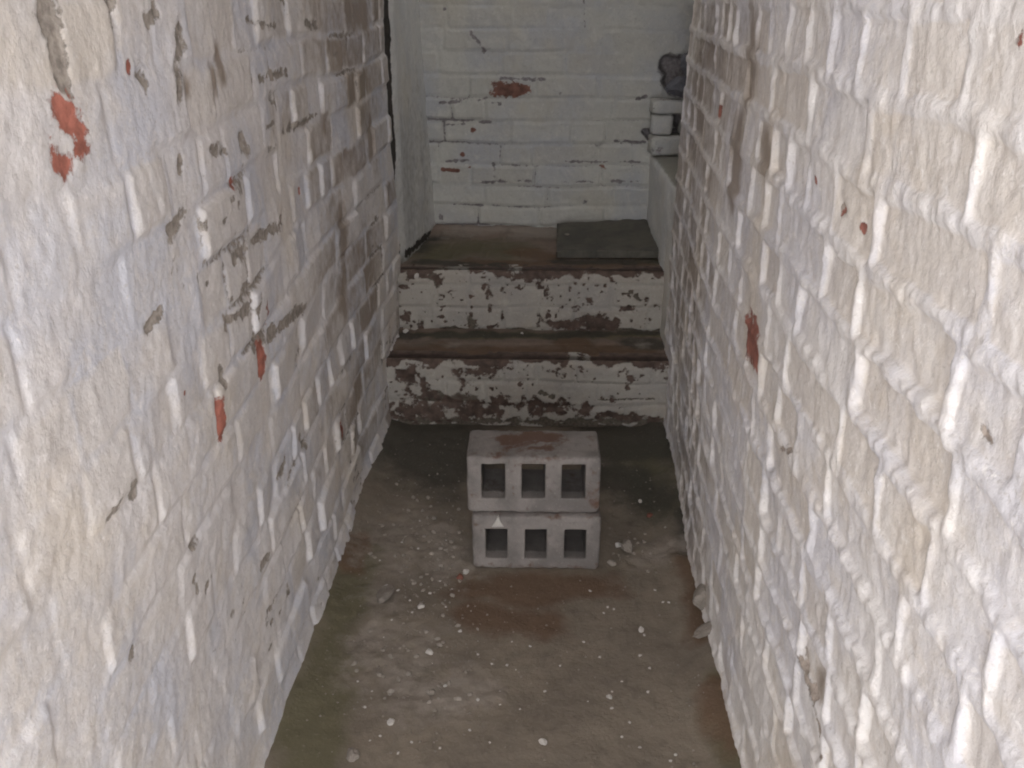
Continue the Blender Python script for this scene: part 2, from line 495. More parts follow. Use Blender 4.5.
# ------------------------------------------------------------------ back wall
BW = lambda x, y: on_y(x, y, YB)
xs = axis((-0.62, -0.45, 0.02), (-0.45, 0.62, 0.0042), (0.62, XN + 0.1, 0.03))
zb = axis((-0.05, 0.38, 0.05), (0.38, 1.34, 0.0042), (1.34, ZC + 0.05, 0.04))
S, Z = np.meshgrid(xs, zb, indexing='ij')
sdf, bid, u, v = bricks(S, Z, 91, half=(0.004, 0.005), header_bias=0.3, z_off=0.012)
t = 1 - sstep(-0.006, 0.006, sdf)
gap = fbm(S * 3.5, Z * 5, 3, 92)
lowleft = sstep(1.05, 0.78, Z) * (0.55 + 0.45 * sstep(0.1, -0.25, S))
jd = np.clip(0.05 + 0.9 * lowleft + 0.6 * gap, 0, 1.3)
disp = -0.008 * (1 - t) * jd + t * ((hash_id(bid, 1) - 0.5) * 0.006 + v * (hash_id(bid, 3) - 0.5) * 0.006) * (0.4 + lowleft)
disp += 0.002 * fbm(S * 22, Z * 22, 3, 93) + 0.0012 * fbm(S * 60, Z * 60, 2, 94) + 0.008 * fbm(S * 1.7, Z * 1.7, 2, 95)
bare = strokes(S, Z, [([BW(500, 90), BW(526, 90)], 0.022), ([BW(473, 131)], 0.008), ([BW(603, 167)], 0.014), ([BW(442, 170), BW(458, 171)], 0.007),
                      ([BW(470, 168)], 0.006), ([BW(462, 155)], 0.008)], 96, 0.5)
lost = strokes(S, Z, [([BW(494, 164), BW(494, 176)], 0.005), ([BW(470, 32), BW(484, 50)], 0.007), ([BW(584, 0), BW(585, 28)], 0.004), ([BW(444, 10)], 0.006),
                      ([BW(553, 90), BW(566, 99)], 0.006), ([BW(440, 103), BW(480, 100), BW(500, 103)], 0.006), ([BW(445, 125), BW(490, 122)], 0.005),
                      ([BW(442, 162), BW(470, 160)], 0.006), ([BW(476, 183), BW(530, 181)], 0.006), ([BW(560, 182), BW(642, 181)], 0.005),
                      ([BW(615, 142), BW(645, 142)], 0.005), ([BW(440, 217)], 0.012), ([BW(551, 204)], 0.009), ([BW(585, 202)], 0.008),
                      ([BW(500, 78), BW(545, 80)], 0.005), ([BW(632, 100), BW(646, 97)], 0.006), ([BW(452, 205), BW(500, 206)], 0.004),
                      ([BW(562, 162), BW(640, 162)], 0.004)], 97, 0.55)
lost = lost * np.clip(0.74 + 0.8 * fbm(S * 26, Z * 36, 3, 89), 0, 1.1)
lost = np.maximum(lost, np.clip((1 - t) * lowleft * np.clip(0.5 + 1.6 * gap, 0, 1) * 0.80, 0, 1))
# the broken-out right-hand end of the wall: bricks missing, hollows in the mortar
hol = strokes(S, Z, [([BW(654, 109), BW(690, 108)], 0.012), ([BW(676, 116), BW(684, 130)], 0.026), ([BW(646, 132), BW(652, 140)], 0.010),
                     ([BW(660, 133), BW(690, 132)], 0.010), ([BW(672, 66), BW(692, 66)], 0.035), ([BW(672, 84), BW(692, 84)], 0.035)], 98, 0.5)
disp -= 0.05 * sstep(0.4, 0.75, hol) + 0.0012 * sstep(0.4, 0.7, lost)
lost = np.maximum(lost, hol)
stain_shade = strokes(S, Z, [([BW(480, 238), BW(560, 236)], 0.03), ([BW(640, 235), BW(600, 236)], 0.02)], 99)
P = np.stack([S, YB - disp, Z], -1)
tint = hash_id(bid, 9) * t
o = sheet('wall_back', P, np.stack([bare, lost, stain_shade, tint], -1), M_back, back=(0, 0.25, 0), flip=False)
tag(o, kind='structure', label='whitewashed brick wall at the end of the passage above the steps')

# ------------------------------------------------------------------ plastered wall beside the steps, left
ys = axis((2.772, 3.30, 0.006))
zp = axis((0.36, 1.34, 0.007), (1.34, ZC + 0.05, 0.05))
S, Z = np.meshgrid(ys, zp, indexing='ij')
xx = np.interp(S, [2.76, 3.0, 3.257, 3.4], [-0.440, -0.415, -0.379, -0.362])
xx = xx - 0.030 * np.clip((Z - 0.42) / 0.8, 0, 1.3) * sstep(2.76, 3.2, S)
disp = 0.004 * fbm(S * 7, Z * 5, 3, 101) + 0.0012 * fbm(S * 40, Z * 30, 2, 102)
lost = strokes(S, Z, [([(2.79, 1.15)], 0.012), ([(2.85, 0.44), (3.2, 0.43)], 0.012)], 103)
lost = np.maximum(lost, 0.95 * sstep(2.822, 2.802, S + 0.014 * fbm(S * 0, Z * 9, 3, 105)))
stain_shade = np.clip(0.5 + 0.6 * fbm(S * 6, Z * 1.5, 2, 104), 0, 1) * 0.5
stain_shade = np.maximum(stain_shade, sstep(0.50, 0.42, Z) * 0.6)
P = np.stack([xx + disp - 0.003 - 0.016 * sstep(2.86, 2.775, S), S, Z], -1)
o = sheet('wall_left_rear', P, np.stack([S * 0, lost, stain_shade, 0 * S + .3], -1), M_plaster, back=(-0.22, 0, 0), flip=True)
tag(o, kind='structure', label='smooth grey plastered wall beside the landing on the left')

# ------------------------------------------------------------------ low ledge wall beside the landing, right
prof = [(0.394, -0.03), (0.392, 0.50), (0.390, 0.690), (0.398, 0.706), (0.415, ZLEDGE), (0.70, ZLEDGE), (XN, ZLEDGE)]
PP = []
for (a, b), (c, d) in zip(prof[:-1], prof[1:]):
    k = max(2, int(math.hypot(c - a, d - b) / 0.008))
    PP += [(a + (c - a) * i / k, b + (d - b) * i / k) for i in range(k)]
PP.append(prof[-1]); PP = np.array(PP)
ys = axis((YRE - 0.02, YB + 0.02, 0.008))
S, K = np.meshgrid(ys, np.arange(len(PP)), indexing='ij')
px_, pz_ = PP[K, 0], PP[K, 1]
n = 0.004 * fbm(S * 12, (px_ + pz_) * 12, 3, 111) + 0.0015 * fbm(S * 50, (px_ + pz_) * 50, 2, 112)
istop = sstep(0.70, 0.712, pz_)
P = np.stack([px_ - n * (1 - istop), S, pz_ + n * istop], -1)
o = sheet('wall_right_ledge', P, np.stack([0 * S, 0.15 * istop, np.clip(istop * 0.95 + 0.25, 0, 1), 0 * S + .3], -1), M_plaster, back=None, flip=False)
tag(o, kind='structure', label='low plastered ledge with a mossy flat top on the right of the landing')

# ------------------------------------------------------------------ recess walls, ceiling (out of view, close the space)
def box(name, lo, hi, mat, parent=None):
    bm = bmesh.new()
    bmesh.ops.create_cube(bm, size=1)
    for q in bm.verts:
        q.co = Vector([lo[i] + (q.co[i] + 0.5) * (hi[i] - lo[i]) for i in range(3)])
    me = bpy.data.meshes.new(name); bm.to_mesh(me); bm.free()
    return link(name, me, mat, parent)


tag(box('wall_recess', (XN, YRE - 0.1, 0.0), (XN + 0.2, YB + 0.3, ZC + 0.1), M_ceil), kind='structure')
tag(box('wall_recess_front', (0.60, YRE - 0.22, 0.0), (XN + 0.2, YRE - 0.02, ZC + 0.1), M_ceil), kind='structure')
xs = axis((-0.7, XN + 0.2, 0.05)); ys = axis((Y0, YB + 0.2, 0.05))
S, T = np.meshgrid(xs, ys, indexing='ij')
zc = ZC - 0.10 * np.clip((S / 0.42), -1.2, 1.2) ** 2 + 0.01 * fbm(S * 6, T * 6, 2, 5)
P = np.stack([S, T, zc], -1)
o = sheet('ceiling', P, np.zeros(S.shape + (4,)), M_ceil, back=None, flip=True)
bm = bmesh.new(); bm.from_mesh(o.data)                # cut the added opening that lets extra light onto the landing
bmesh.ops.delete(bm, geom=[f for f in bm.faces if ADDED_HOLE[0] < f.calc_center_median().x < ADDED_HOLE[1] and ADDED_HOLE[2] < f.calc_center_median().y < ADDED_HOLE[3]], context='FACES')
bm.to_mesh(o.data); bm.free()
sd = o.modifiers.new('thickness', 'SOLIDIFY'); sd.thickness = 0.2; sd.offset = -1
tag(o, kind='structure')

# ------------------------------------------------------------------ floor
FL = lambda x, y: on_z(x, y, 0.0)
xs = axis((-0.56, 0.46, 0.0045)); ys = axis((Y0 - 0.6, 0.75, 0.03), (0.75, YS1 + 0.03, 0.0052))
S, T = np.meshgrid(xs, ys, indexing='ij')


def blobs(items, seed):
    f = np.zeros_like(S)
    for pts, r in items:
        f = np.maximum(f, strokes(S, T, [([FL(*p) for p in pts], r)], seed, 0.35))
    return f


def floor_height(x, y):
    h = 0.005 * fbm(x * 5, y * 5, 3, 121) + 0.0022 * fbm(x * 26, y * 26, 3, 122)
    e = np.minimum(x - left_x(y), right_x(y) - x)
    h = h + 0.020 * sstep(0.075, 0.0, e - 0.02 * fbm(x * 4, y * 6, 2, 123))
    return h


dust = blobs([([(410, 520), (400, 560)], 0.13), ([(440, 530), (450, 570)], 0.07), ([(420, 640), (400, 690)], 0.10), ([(440, 700), (470, 690)], 0.07),
              ([(380, 600), (370, 640)], 0.06), ([(640, 560), (690, 550)], 0.05)], 131) * 0.85
algae = blobs([([(362, 560), (330, 640), (300, 740)], 0.05), ([(640, 455), (655, 500)], 0.08), ([(722, 690), (735, 760)], 0.035), ([(330, 700), (310, 760)], 0.05)], 132)
rust = blobs([([(480, 590), (590, 585)], 0.055), ([(470, 615), (545, 625)], 0.045), ([(688, 560), (700, 640)], 0.03), ([(715, 700), (730, 750)], 0.03), ([(352, 570), (356, 545)], 0.03)], 133)
damp = blobs([([(400, 440), (450, 445)], 0.16), ([(425, 470), (440, 480)], 0.09), ([(615, 440), (660, 445)], 0.15), ([(620, 480), (650, 500)], 0.10), ([(690, 560), (686, 520)], 0.03)], 134)
hz = floor_height(S, T) + 0.004 * sstep(0.3, 0.7, dust) * (0.5 + fbm(S * 40, T * 40, 2, 135))
P = np.stack([S, T, hz], -1)
o = sheet('floor', P, np.stack([dust, algae, rust, damp], -1), M_floor, back=(0, 0, -0.15), flip=False)
tag(o, kind='structure', label='brown earth floor of the passage with dusty and damp patches')


def fz(x, y):
    return float(floor_height(np.array([x]), np.array([y]))[0])


# ------------------------------------------------------------------ steps
steps = bpy.data.objects.new('brick_steps', None)
steps.location = (0, YS1, 0)
col.objects.link(steps)
tag(steps, 'two worn brick steps with peeling whitewashed risers leading up to the landing', 'steps')
XSL, XSR = -0.468, 0.405


def riser(name, yr, z0, z1, seed, bare_s, lost_s, label):
    xs = axis((XSL, XSR, 0.0036)); zr = axis((z0 - 0.03, z1, 0.0036))
    S, Z = np.meshgrid(xs, zr, indexing='ij')
    sdf, bid, u, v = bricks(S, Z, seed, header_bias=0.75, z_off=0.0, course=0.074)
    t = 1 - sstep(-0.006, 0.006, sdf)
    disp = -0.006 * (1 - t) * 0.7 + t * (hash_id(bid, 1) - 0.5) * 0.004 + 0.003 * fbm(S * 20, Z * 20, 3, seed + 1) + 0.004 * fbm(S * 4, Z * 4, 2, seed + 2)
    disp -= 0.014 * sstep(0.022, 0.0, z1 - Z + 0.006 * fbm(S * 25, Z * 0, 2, seed + 3)) ** 2
    pt = lambda x, y: on_y(x, y, yr)
    bare = strokes(S, Z, [([pt(*p) for p in pts], r) for pts, r in bare_s], seed + 4, 0.75)
    lost = strokes(S, Z, [([pt(*p) for p in pts], r) for pts, r in lost_s], seed + 5, 0.75)
    n = fbm(S * 26, Z * 30, 3, seed + 6); n0 = fbm(S * 5, Z * 8, 2, seed + 7)
    bare = bare * np.clip(0.85 + 0.6 * fbm(S * 55, Z * 60, 3, seed + 10), 0, 1.1)
    bare = np.maximum(bare, np.clip(sstep(0.25, 0.75, n + 0.35 * n0) * 0.72, 0, 1))
    bare = np.maximum(bare, sstep(0.28, 0.65, fbm(S * 70, Z * 80, 2, seed + 11) + 0.4 * n0) * 0.62)
    lost = np.maximum(lost, 0.9 * sstep(0.022, 0.0, Z - z0 + 0.02 * fbm(S * 14, Z * 14, 3, seed + 12)))
    edge = sstep(0.020, 0.002, z1 - Z + 0.024 * fbm(S * 16, Z * 16, 3, seed + 8))
    bare = np.maximum(bare, edge * 0.9)
    disp -= 0.0025 * sstep(0.4, 0.65, np.maximum(bare, lost))
    P = np.stack([S, yr - disp - YS1, Z], -1)
    tint = hash_id(bid, 9) * t
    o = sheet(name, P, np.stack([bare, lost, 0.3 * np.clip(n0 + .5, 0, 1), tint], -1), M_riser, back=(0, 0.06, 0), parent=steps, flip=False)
    o['label'] = label
    return o


riser('riser', YS1, 0.0, Z1, 141,
      [([(400, 378), (412, 372), (408, 392)], 0.020), ([(470, 372), (505, 368)], 0.016), ([(400, 410), (440, 412), (500, 412)], 0.022),
       ([(440, 402), (520, 405), (585, 410)], 0.020), ([(628, 372), (632, 382)], 0.012), ([(560, 372)], 0.014), ([(600, 416), (665, 419)], 0.012),
       ([(520, 385)], 0.008), ([(455, 372), (462, 382)], 0.016)],
      [([(420, 398), (470, 400)], 0.015), ([(598, 400), (655, 399)], 0.0022), ([(540, 392), (552, 397)], 0.006), ([(400, 421), (530, 421), (668, 422)], 0.010)],
      'lower riser with more of its whitewash flaked away')
riser('riser', YS2, Z1, Z2, 151,
      [([(540, 322), (570, 324), (615, 324)], 0.020), ([(548, 315)], 0.010), ([(470, 296)], 0.006), ([(486, 286), (492, 296)], 0.012), ([(410, 275), (440, 278)], 0.012),
       ([(545, 296)], 0.010), ([(505, 275), (545, 278)], 0.014), ([(590, 300), (600, 312)], 0.008)],
      [([(470, 318), (472, 326)], 0.012), ([(600, 325), (615, 326)], 0.008), ([(430, 272), (436, 284)], 0.010), ([(630, 292), (640, 300)], 0.006)],
      'upper riser with mottled whitewash')


def tread(name, ya, yb, z, seed, dust_s, alg_s, rust_s, damp_s):
    xs = axis((XSL, XSR, 0.005)); yy = axis((ya, yb, 0.005))
    S, T = np.meshgrid(xs, yy, indexing='ij')
    sdf, bid, u, v = bricks(S, T - ya, seed, course=0.115, header_bias=0.5)
    t = 1 - sstep(-0.006, 0.006, sdf)
    h = 0.004 * fbm(S * 9, T * 9, 3, seed) + 0.002 * fbm(S * 35, T * 35, 2, seed + 1) - 0.003 * (1 - t)
    fr = T - ya
    h = h - 0.003 * sstep(0.03, 0.0, fr)
    h = h + 0.022 * sstep(0.09, 0.0, yb - T + 0.03 * fbm(S * 5, T * 5, 2, seed + 3)) * (0.5 if z < 0.3 else 1.0)
    P = np.stack([S, T - YS1, z + h], -1)
    pt = lambda x, y: on_z(x, y, z)
    fs = [strokes(S, T, [([pt(*p) for p in pts], r) for pts, r in it], seed + 9 + i, 0.4) for i, it in enumerate((dust_s, alg_s, rust_s, damp_s))]
    return sheet(name, P, np.stack(fs, -1), M_tread, back=(0, 0, -0.05), parent=steps, flip=False)


tread('tread', YS1 + 0.030, YS2 + 0.02, Z1, 161, [([(450, 345)], 0.03), ([(640, 345)], 0.04)], [([(420, 336), (660, 337)], 0.02)],
      [([(420, 355), (520, 352), (640, 355)], 0.07), ([(580, 345)], 0.06)], [([(405, 336), (540, 336), (665, 335)], 0.02), ([(630, 342), (665, 345)], 0.04)])
tread('tread', YS2 + 0.030, YB + 0.012, Z2, 171, [([(455, 232), (560, 232)], 0.085)],
      [([(440, 250), (500, 250)], 0.10), ([(430, 258), (480, 245)], 0.05), ([(640, 262), (660, 263)], 0.04)],
      [([(470, 264), (560, 264), (640, 266)], 0.05), ([(520, 252), (550, 258)], 0.06)], [([(415, 250), (425, 240), (435, 240)], 0.05), ([(420, 262), (500, 266)], 0.03), ([(560, 262), (660, 261)], 0.03)])

# ------------------------------------------------------------------ hollow blocks
def hollow_block(name, W, D, Hh, holes, rust_top, seed):
    """block with three rectangular cells through its depth; front at -D/2"""
    rnd = random.Random(seed)
    us = [-W / 2] + [v for a, b, _, _ in holes for v in (a, b)] + [W / 2]
    z0, z1 = holes[0][2], holes[0][3]
    zz = [0, z0, z1, Hh]

    def dense(edges, step):
        out = []
        for a, b in zip(edges[:-1], edges[1:]):
            k = max(2, int(round((b - a) / step)))
            out += [a + (b - a) * i / k for i in range(k)]
        return out + [edges[-1]]
    gx = dense(us, 0.010); gz = dense(zz, 0.010); gy = dense([-D / 2, D / 2], 0.012)
    bm = bmesh.new()
    inh = lambda x, z: any(a - 1e-6 < x < b + 1e-6 and c - 1e-6 < z < d + 1e-6 for a, b, c, d in holes)
    nx, nz, ny = len(gx) - 1, len(gz) - 1, len(gy) - 1
    solid = [[not inh((gx[i] + gx[i + 1]) / 2, (gz[k] + gz[k + 1]) / 2) for k in range(nz)] for i in range(nx)]
    V = {}

    def vt(i, j, k):
        if (i, j, k) not in V:
            V[i, j, k] = bm.verts.new((gx[i], gy[j], gz[k]))
        return V[i, j, k]
    S_ = lambda i, k: 0 <= i < nx and 0 <= k < nz and solid[i][k]
    for i in range(nx):
        for k in range(nz):
            if not solid[i][k]:
                continue
            bm.faces.new([vt(i, 0, k), vt(i + 1, 0, k), vt(i + 1, 0, k + 1), vt(i, 0, k + 1)])
            bm.faces.new([vt(i, ny, k + 1), vt(i + 1, ny, k + 1), vt(i + 1, ny, k), vt(i, ny, k)])
            for j in range(ny):
                if not S_(i - 1, k): bm.faces.new([vt(i, j, k), vt(i, j, k + 1), vt(i, j + 1, k + 1), vt(i, j + 1, k)])
                if not S_(i + 1, k): bm.faces.new([vt(i + 1, j, k), vt(i + 1, j + 1, k), vt(i + 1, j + 1, k + 1), vt(i + 1, j, k + 1)])
                if not S_(i, k - 1): bm.faces.new([vt(i, j, k), vt(i, j + 1, k), vt(i + 1, j + 1, k), vt(i + 1, j, k)])
                if not S_(i, k + 1): bm.faces.new([vt(i, j, k + 1), vt(i + 1, j, k + 1), vt(i + 1, j + 1, k + 1), vt(i, j + 1, k + 1)])
    # worn arrises
    R = 0.006
    for q in bm.verts:
        x, y, z = q.co
        ex = max(0, abs(x) - (W / 2 - R)) / R; ey = max(0, abs(y) - (D / 2 - R)) / R; ez = max(0, abs(z - Hh / 2) - (Hh / 2 - R)) / R
        s = ex + ey + ez
        if s > 1.01:
            k = R * 0.30 * (s - 1) * rnd.uniform(0.4, 1.7)
            q.co.x -= math.copysign(k * ex, x); q.co.y -= math.copysign(k * ey, y); q.co.z -= math.copysign(k * ez, z - Hh / 2)
    co = np.array([q.co[:] for q in bm.verts])
    n = 0.0016 * fbm(co[:, 0] * 25 + co[:, 1] * 7, co[:, 2] * 25 + co[:, 1] * 13, 3, seed)
    for q, d in zip(bm.verts, n):
        q.co.y += d; q.co.z += d * 0.6 * (q.co.z > 0.004); q.co.x += d * 0.5
    bmesh.ops.recalc_face_normals(bm, faces=bm.faces)
    me = bpy.data.meshes.new(name); bm.to_mesh(me); bm.free()
    co = np.array([v.co[:] for v in me.vertices])
    up = (co[:, 2] > Hh - 0.006).astype(float)
    f = np.zeros(len(co))
    if rust_top:
        e = ((co[:, 0] + 0.01) / 0.085) ** 2 + ((co[:, 1] - 0.01) / 0.05) ** 2
        f = up * np.clip(1.15 - 0.6 * e, 0, 1)
        f = np.maximum(f, 0.45 * up * (co[:, 1] < -D / 2 + 0.03))
    else:
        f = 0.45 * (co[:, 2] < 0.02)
    f = np.maximum(f, np.clip(0.25 + 0.45 * fbm(co[:, 0] * 22 + seed, co[:, 2] * 30 + co[:, 1] * 10, 3, seed), 0, 0.55))
    if rust_top: f = np.where(up > 0, np.clip(f * (0.8 + 0.9 * fbm(co[:, 0] * 30, co[:, 1] * 40, 3, 77)), 0, 1), f)
    ins = np.zeros(len(co))
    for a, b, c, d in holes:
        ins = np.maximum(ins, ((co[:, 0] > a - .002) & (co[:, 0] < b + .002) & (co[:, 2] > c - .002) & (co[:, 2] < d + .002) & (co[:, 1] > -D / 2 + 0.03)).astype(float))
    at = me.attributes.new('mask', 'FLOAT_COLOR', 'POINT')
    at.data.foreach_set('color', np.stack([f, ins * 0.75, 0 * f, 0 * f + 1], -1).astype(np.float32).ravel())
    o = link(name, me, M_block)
    bev = o.modifiers.new('bevel', 'BEVEL'); bev.width = 0.0035; bev.segments = 2; bev.limit_method = 'ANGLE'; bev.angle_limit = math.radians(50)
    return o


BW_, BD, BH = 0.298, 0.140, 0.142
cx, cy = on_z(536, 570, 0.0)
yc = cy + BD / 2
hl = [(-0.106 + k * 0.0895 + 0.0, -0.106 + k * 0.0895 + 0.053, 0.026, 0.104) for k in range(3)]
hl = [(a + 0.0, b + 0.0, c, d) for a, b, c, d in hl]
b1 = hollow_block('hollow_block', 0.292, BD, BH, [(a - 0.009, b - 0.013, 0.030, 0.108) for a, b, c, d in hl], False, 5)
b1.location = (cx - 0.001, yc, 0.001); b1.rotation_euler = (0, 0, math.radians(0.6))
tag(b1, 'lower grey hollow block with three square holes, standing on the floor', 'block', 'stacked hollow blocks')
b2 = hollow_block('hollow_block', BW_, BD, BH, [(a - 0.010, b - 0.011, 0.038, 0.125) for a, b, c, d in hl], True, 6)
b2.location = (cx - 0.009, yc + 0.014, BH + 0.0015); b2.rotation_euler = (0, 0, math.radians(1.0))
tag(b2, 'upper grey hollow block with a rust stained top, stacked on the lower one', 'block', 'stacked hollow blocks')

# ------------------------------------------------------------------ lumps, flakes, bricks
def lump(name, size, seed, mat, sub=2, rough=0.25, flat=True):
    bm = bmesh.new()
    bmesh.ops.create_icosphere(bm, subdivisions=sub, radius=1)
    rnd = random.Random(seed)
    planes = [(Vector((rnd.gauss(0, 1), rnd.gauss(0, 1), rnd.gauss(0, 1))).normalized(), rnd.uniform(0.5, 0.9)) for _ in range(8)]
    for q in bm.verts:
        for nrm, d in planes:
            k = q.co.dot(nrm) - d
            if k > 0:
                q.co -= nrm * k
        q.co *= 1 + rough * 0.4 * rnd.uniform(-1, 1)
        q.co = Vector((q.co.x * size[0], q.co.y * size[1], q.co.z * size[2]))
    zmin = min(q.co.z for q in bm.verts)
    for q in bm.verts:
        q.co.z -= zmin
    me = bpy.data.meshes.new(name); bm.to_mesh(me); bm.free()
    if mat: me.materials.append(mat)
    return me


def put(name, me, loc, rz=0.0, label=None, cat=None, group=None, tilt=(0, 0)):
    o = bpy.data.objects.new(name, me)
    o.location = loc; o.rotation_euler = (tilt[0], tilt[1], rz)
    col.objects.link(o)
    return tag(o, label, cat, group)


def rough_brick(name, size, seed, mat_attr):
    W, D, Hh = size
    bm = bmesh.new()
    bmesh.ops.create_cube(bm, size=1)
    bmesh.ops.subdivide_edges(bm, edges=bm.edges, cuts=9, use_grid_fill=True)
    rnd = random.Random(seed)
    for q in bm.verts:
        q.co = Vector((q.co.x * W, q.co.y * D, (q.co.z + 0.5) * Hh))
    co = np.array([q.co[:] for q in bm.verts])
    n1 = fbm(co[:, 0] * 30 + seed, co[:, 2] * 30 + co[:, 1] * 30, 3, seed)
    n2 = fbm(co[:, 1] * 30 + seed, co[:, 2] * 30 - co[:, 0] * 20, 3, seed + 1)
    for i, q in enumerate(bm.verts):
        ex = abs(q.co.x) / (W / 2); ey = abs(q.co.y) / (D / 2); ez = abs(q.co.z - Hh / 2) / (Hh / 2)
        corner = (ex > .99) + (ey > .99) + (ez > .99)
        k = 0.0035 * max(0, corner - 1) * rnd.uniform(0.5, 1.6)
        q.co.x += -math.copysign(k, q.co.x) + n1[i] * 0.004
        q.co.y += -math.copysign(k, q.co.y) + n2[i] * 0.004
        q.co.z += -math.copysign(k, q.co.z - Hh / 2) + (n1[i] * 0.003 if q.co.z > 0.005 else 0)
    me = bpy.data.meshes.new(name); bm.to_mesh(me); bm.free()
    msk = np.zeros((len(me.vertices), 4)); co = np.array([v.co[:] for v in me.vertices])
    msk[:, 0] = np.clip(0.08 + 0.5 * fbm(co[:, 0] * 25, co[:, 2] * 25 + co[:, 1] * 9, 2, seed + 3), 0, 1)
    msk[:, 1] = np.clip(mat_attr + 0.5 * fbm(co[:, 0] * 18, co[:, 2] * 18 + co[:, 1] * 9, 2, seed + 4), 0, 1); msk[:, 3] = 0.3
    at = me.attributes.new('mask', 'FLOAT_COLOR', 'POINT')
    at.data.foreach_set('color', msk.astype(np.float32).ravel())
    for p in me.polygons: p.use_smooth = True
    me.materials.append(M_back)
    return me


# broken whitewashed bricks piled on the ledge against the end wall
x0, _ = on_y(666, 145, YB - 0.055)
put('broken_brick', rough_brick('broken_brick', (0.135, 0.09, 0.066), 3, 0.2), (x0 + 0.008, YB - 0.066, ZLEDGE + 0.001), 0.05,
    'whitewashed broken brick lying on the mossy ledge, lowest of the pile', 'brick', 'broken bricks on the ledge')
x1, _ = on_y(660, 123, YB - 0.05)
put('broken_brick', rough_brick('broken_brick', (0.072, 0.08, 0.066), 4, 0.05), (x1 + 0.002, YB - 0.063, ZLEDGE + 0.070), -0.08,
    'small pale brick half on top of the lowest broken brick', 'brick', 'broken bricks on the ledge')
x2, _ = on_y(685, 118, YB - 0.05)
put('broken_brick', rough_brick('broken_brick', (0.042, 0.06, 0.04), 8, 0.25), (x2 + 0.004, YB - 0.066, ZLEDGE + 0.070), 0.3,
    'small broken lump beside the pale brick half, next to the right wall', 'brick', 'broken bricks on the ledge')
x3, _ = on_y(672, 100, YB - 0.05)
put('broken_brick', rough_brick('broken_brick', (0.150, 0.085, 0.045), 9, 0.05), (x3 + 0.004, YB - 0.064, ZLEDGE + 0.138), 0.02,
    'flat whitewashed brick bridging the top of the broken pile', 'brick', 'broken bricks on the ledge')
# two dark lumps above them
x4, z4 = on_y(683, 80, YB - 0.06)
me = lump('clinker', (0.070, 0.05, 0.040), 14, M_clinker, sub=4, rough=0.16)
put('clinker', me, (x4 + 0.012, YB - 0.062, ZLEDGE + 0.183), 0.3, 'dark rough clinker lump sitting on the flat brick of the broken pile', 'stone', 'dark clinker lumps')
me = lump('clinker', (0.060, 0.045, 0.042), 19, M_clinker, sub=4, rough=0.16)
put('clinker', me, (x4 + 0.018, YB - 0.058, ZLEDGE + 0.255), 1.2, 'dark rough clinker lump at the very top of the broken pile', 'stone', 'dark clinker lumps')

# dark slab on the landing
def slab():
    T_ = 0.026
    c = [on_z(557, 259, Z2), on_z(662, 259, Z2), on_z(646, 231, Z2), on_z(557, 236, Z2)]
    bm = bmesh.new()
    rnd = random.Random(2)
    N = 26

    def bil(a, b):
        return ((1 - a) * (1 - b) * Vector(c[0]) + a * (1 - b) * Vector(c[1]) + a * b * Vector(c[2]) + (1 - a) * b * Vector(c[3]))
    g = {}
    for lv in (0, 1):
        for i in range(N + 1):
            for j in range(N + 1):
                p = bil(i / N, j / N)
                edge = i in (0, N) or j in (0, N)
                if edge:
                    p = p + Vector((rnd.uniform(-1, 1), rnd.uniform(-1, 1))) * 0.0025
                z = 0 if lv == 0 else T_ + 0.02 * (j / N) + 0.0025 * float(vnoise(i * 0.35, j * 0.35, 9)) - (0.004 if edge else 0)
                g[lv, i, j] = bm.verts.new((p.x, p.y, z))
    for i in range(N):
        for j in range(N):
            bm.faces.new([g[1, i, j], g[1, i + 1, j], g[1, i + 1, j + 1], g[1, i, j + 1]])
            bm.faces.new([g[0, i, j + 1], g[0, i + 1, j + 1], g[0, i + 1, j], g[0, i, j]])
        bm.faces.new([g[0, i, 0], g[0, i + 1, 0], g[1, i + 1, 0], g[1, i, 0]])
        bm.faces.new([g[1, i, N], g[1, i + 1, N], g[0, i + 1, N], g[0, i, N]])
        bm.faces.new([g[1, 0, i], g[1, 0, i + 1], g[0, 0, i + 1], g[0, 0, i]])
        bm.faces.new([g[0, N, i], g[0, N, i + 1], g[1, N, i + 1], g[1, N, i]])
    bmesh.ops.recalc_face_normals(bm, faces=bm.faces)
    ctr = bil(0.5, 0.5)
    bmesh.ops.translate(bm, vec=(-ctr.x, -ctr.y, 0), verts=bm.verts)
    me = bpy.data.meshes.new('stone_slab'); bm.to_mesh(me); bm.free()
    o = link('stone_slab', me, M_slate); o.location = (ctr.x, ctr.y, Z2 + 0.004)
    return o


tag(slab(), 'dark flat stone slab lying on the right of the landing', 'slab')

# ------------------------------------------------------------------ plaster flakes and stones, each one its own object
flakes = [lump('plaster_flake', (0.0075, 0.0055, 0.0028), 40 + k, M_flake, sub=1, rough=0.5) for k in range(5)]
dulls = [lump('grey_crumb', (0.008, 0.006, 0.0042), 60 + k, M_dull, sub=1, rough=0.5) for k in range(5)]


def at_floor(px, py, lift=0.0):
    x, y = on_z(px, py, 0.004)
    return (x, y, fz(x, y) + lift)


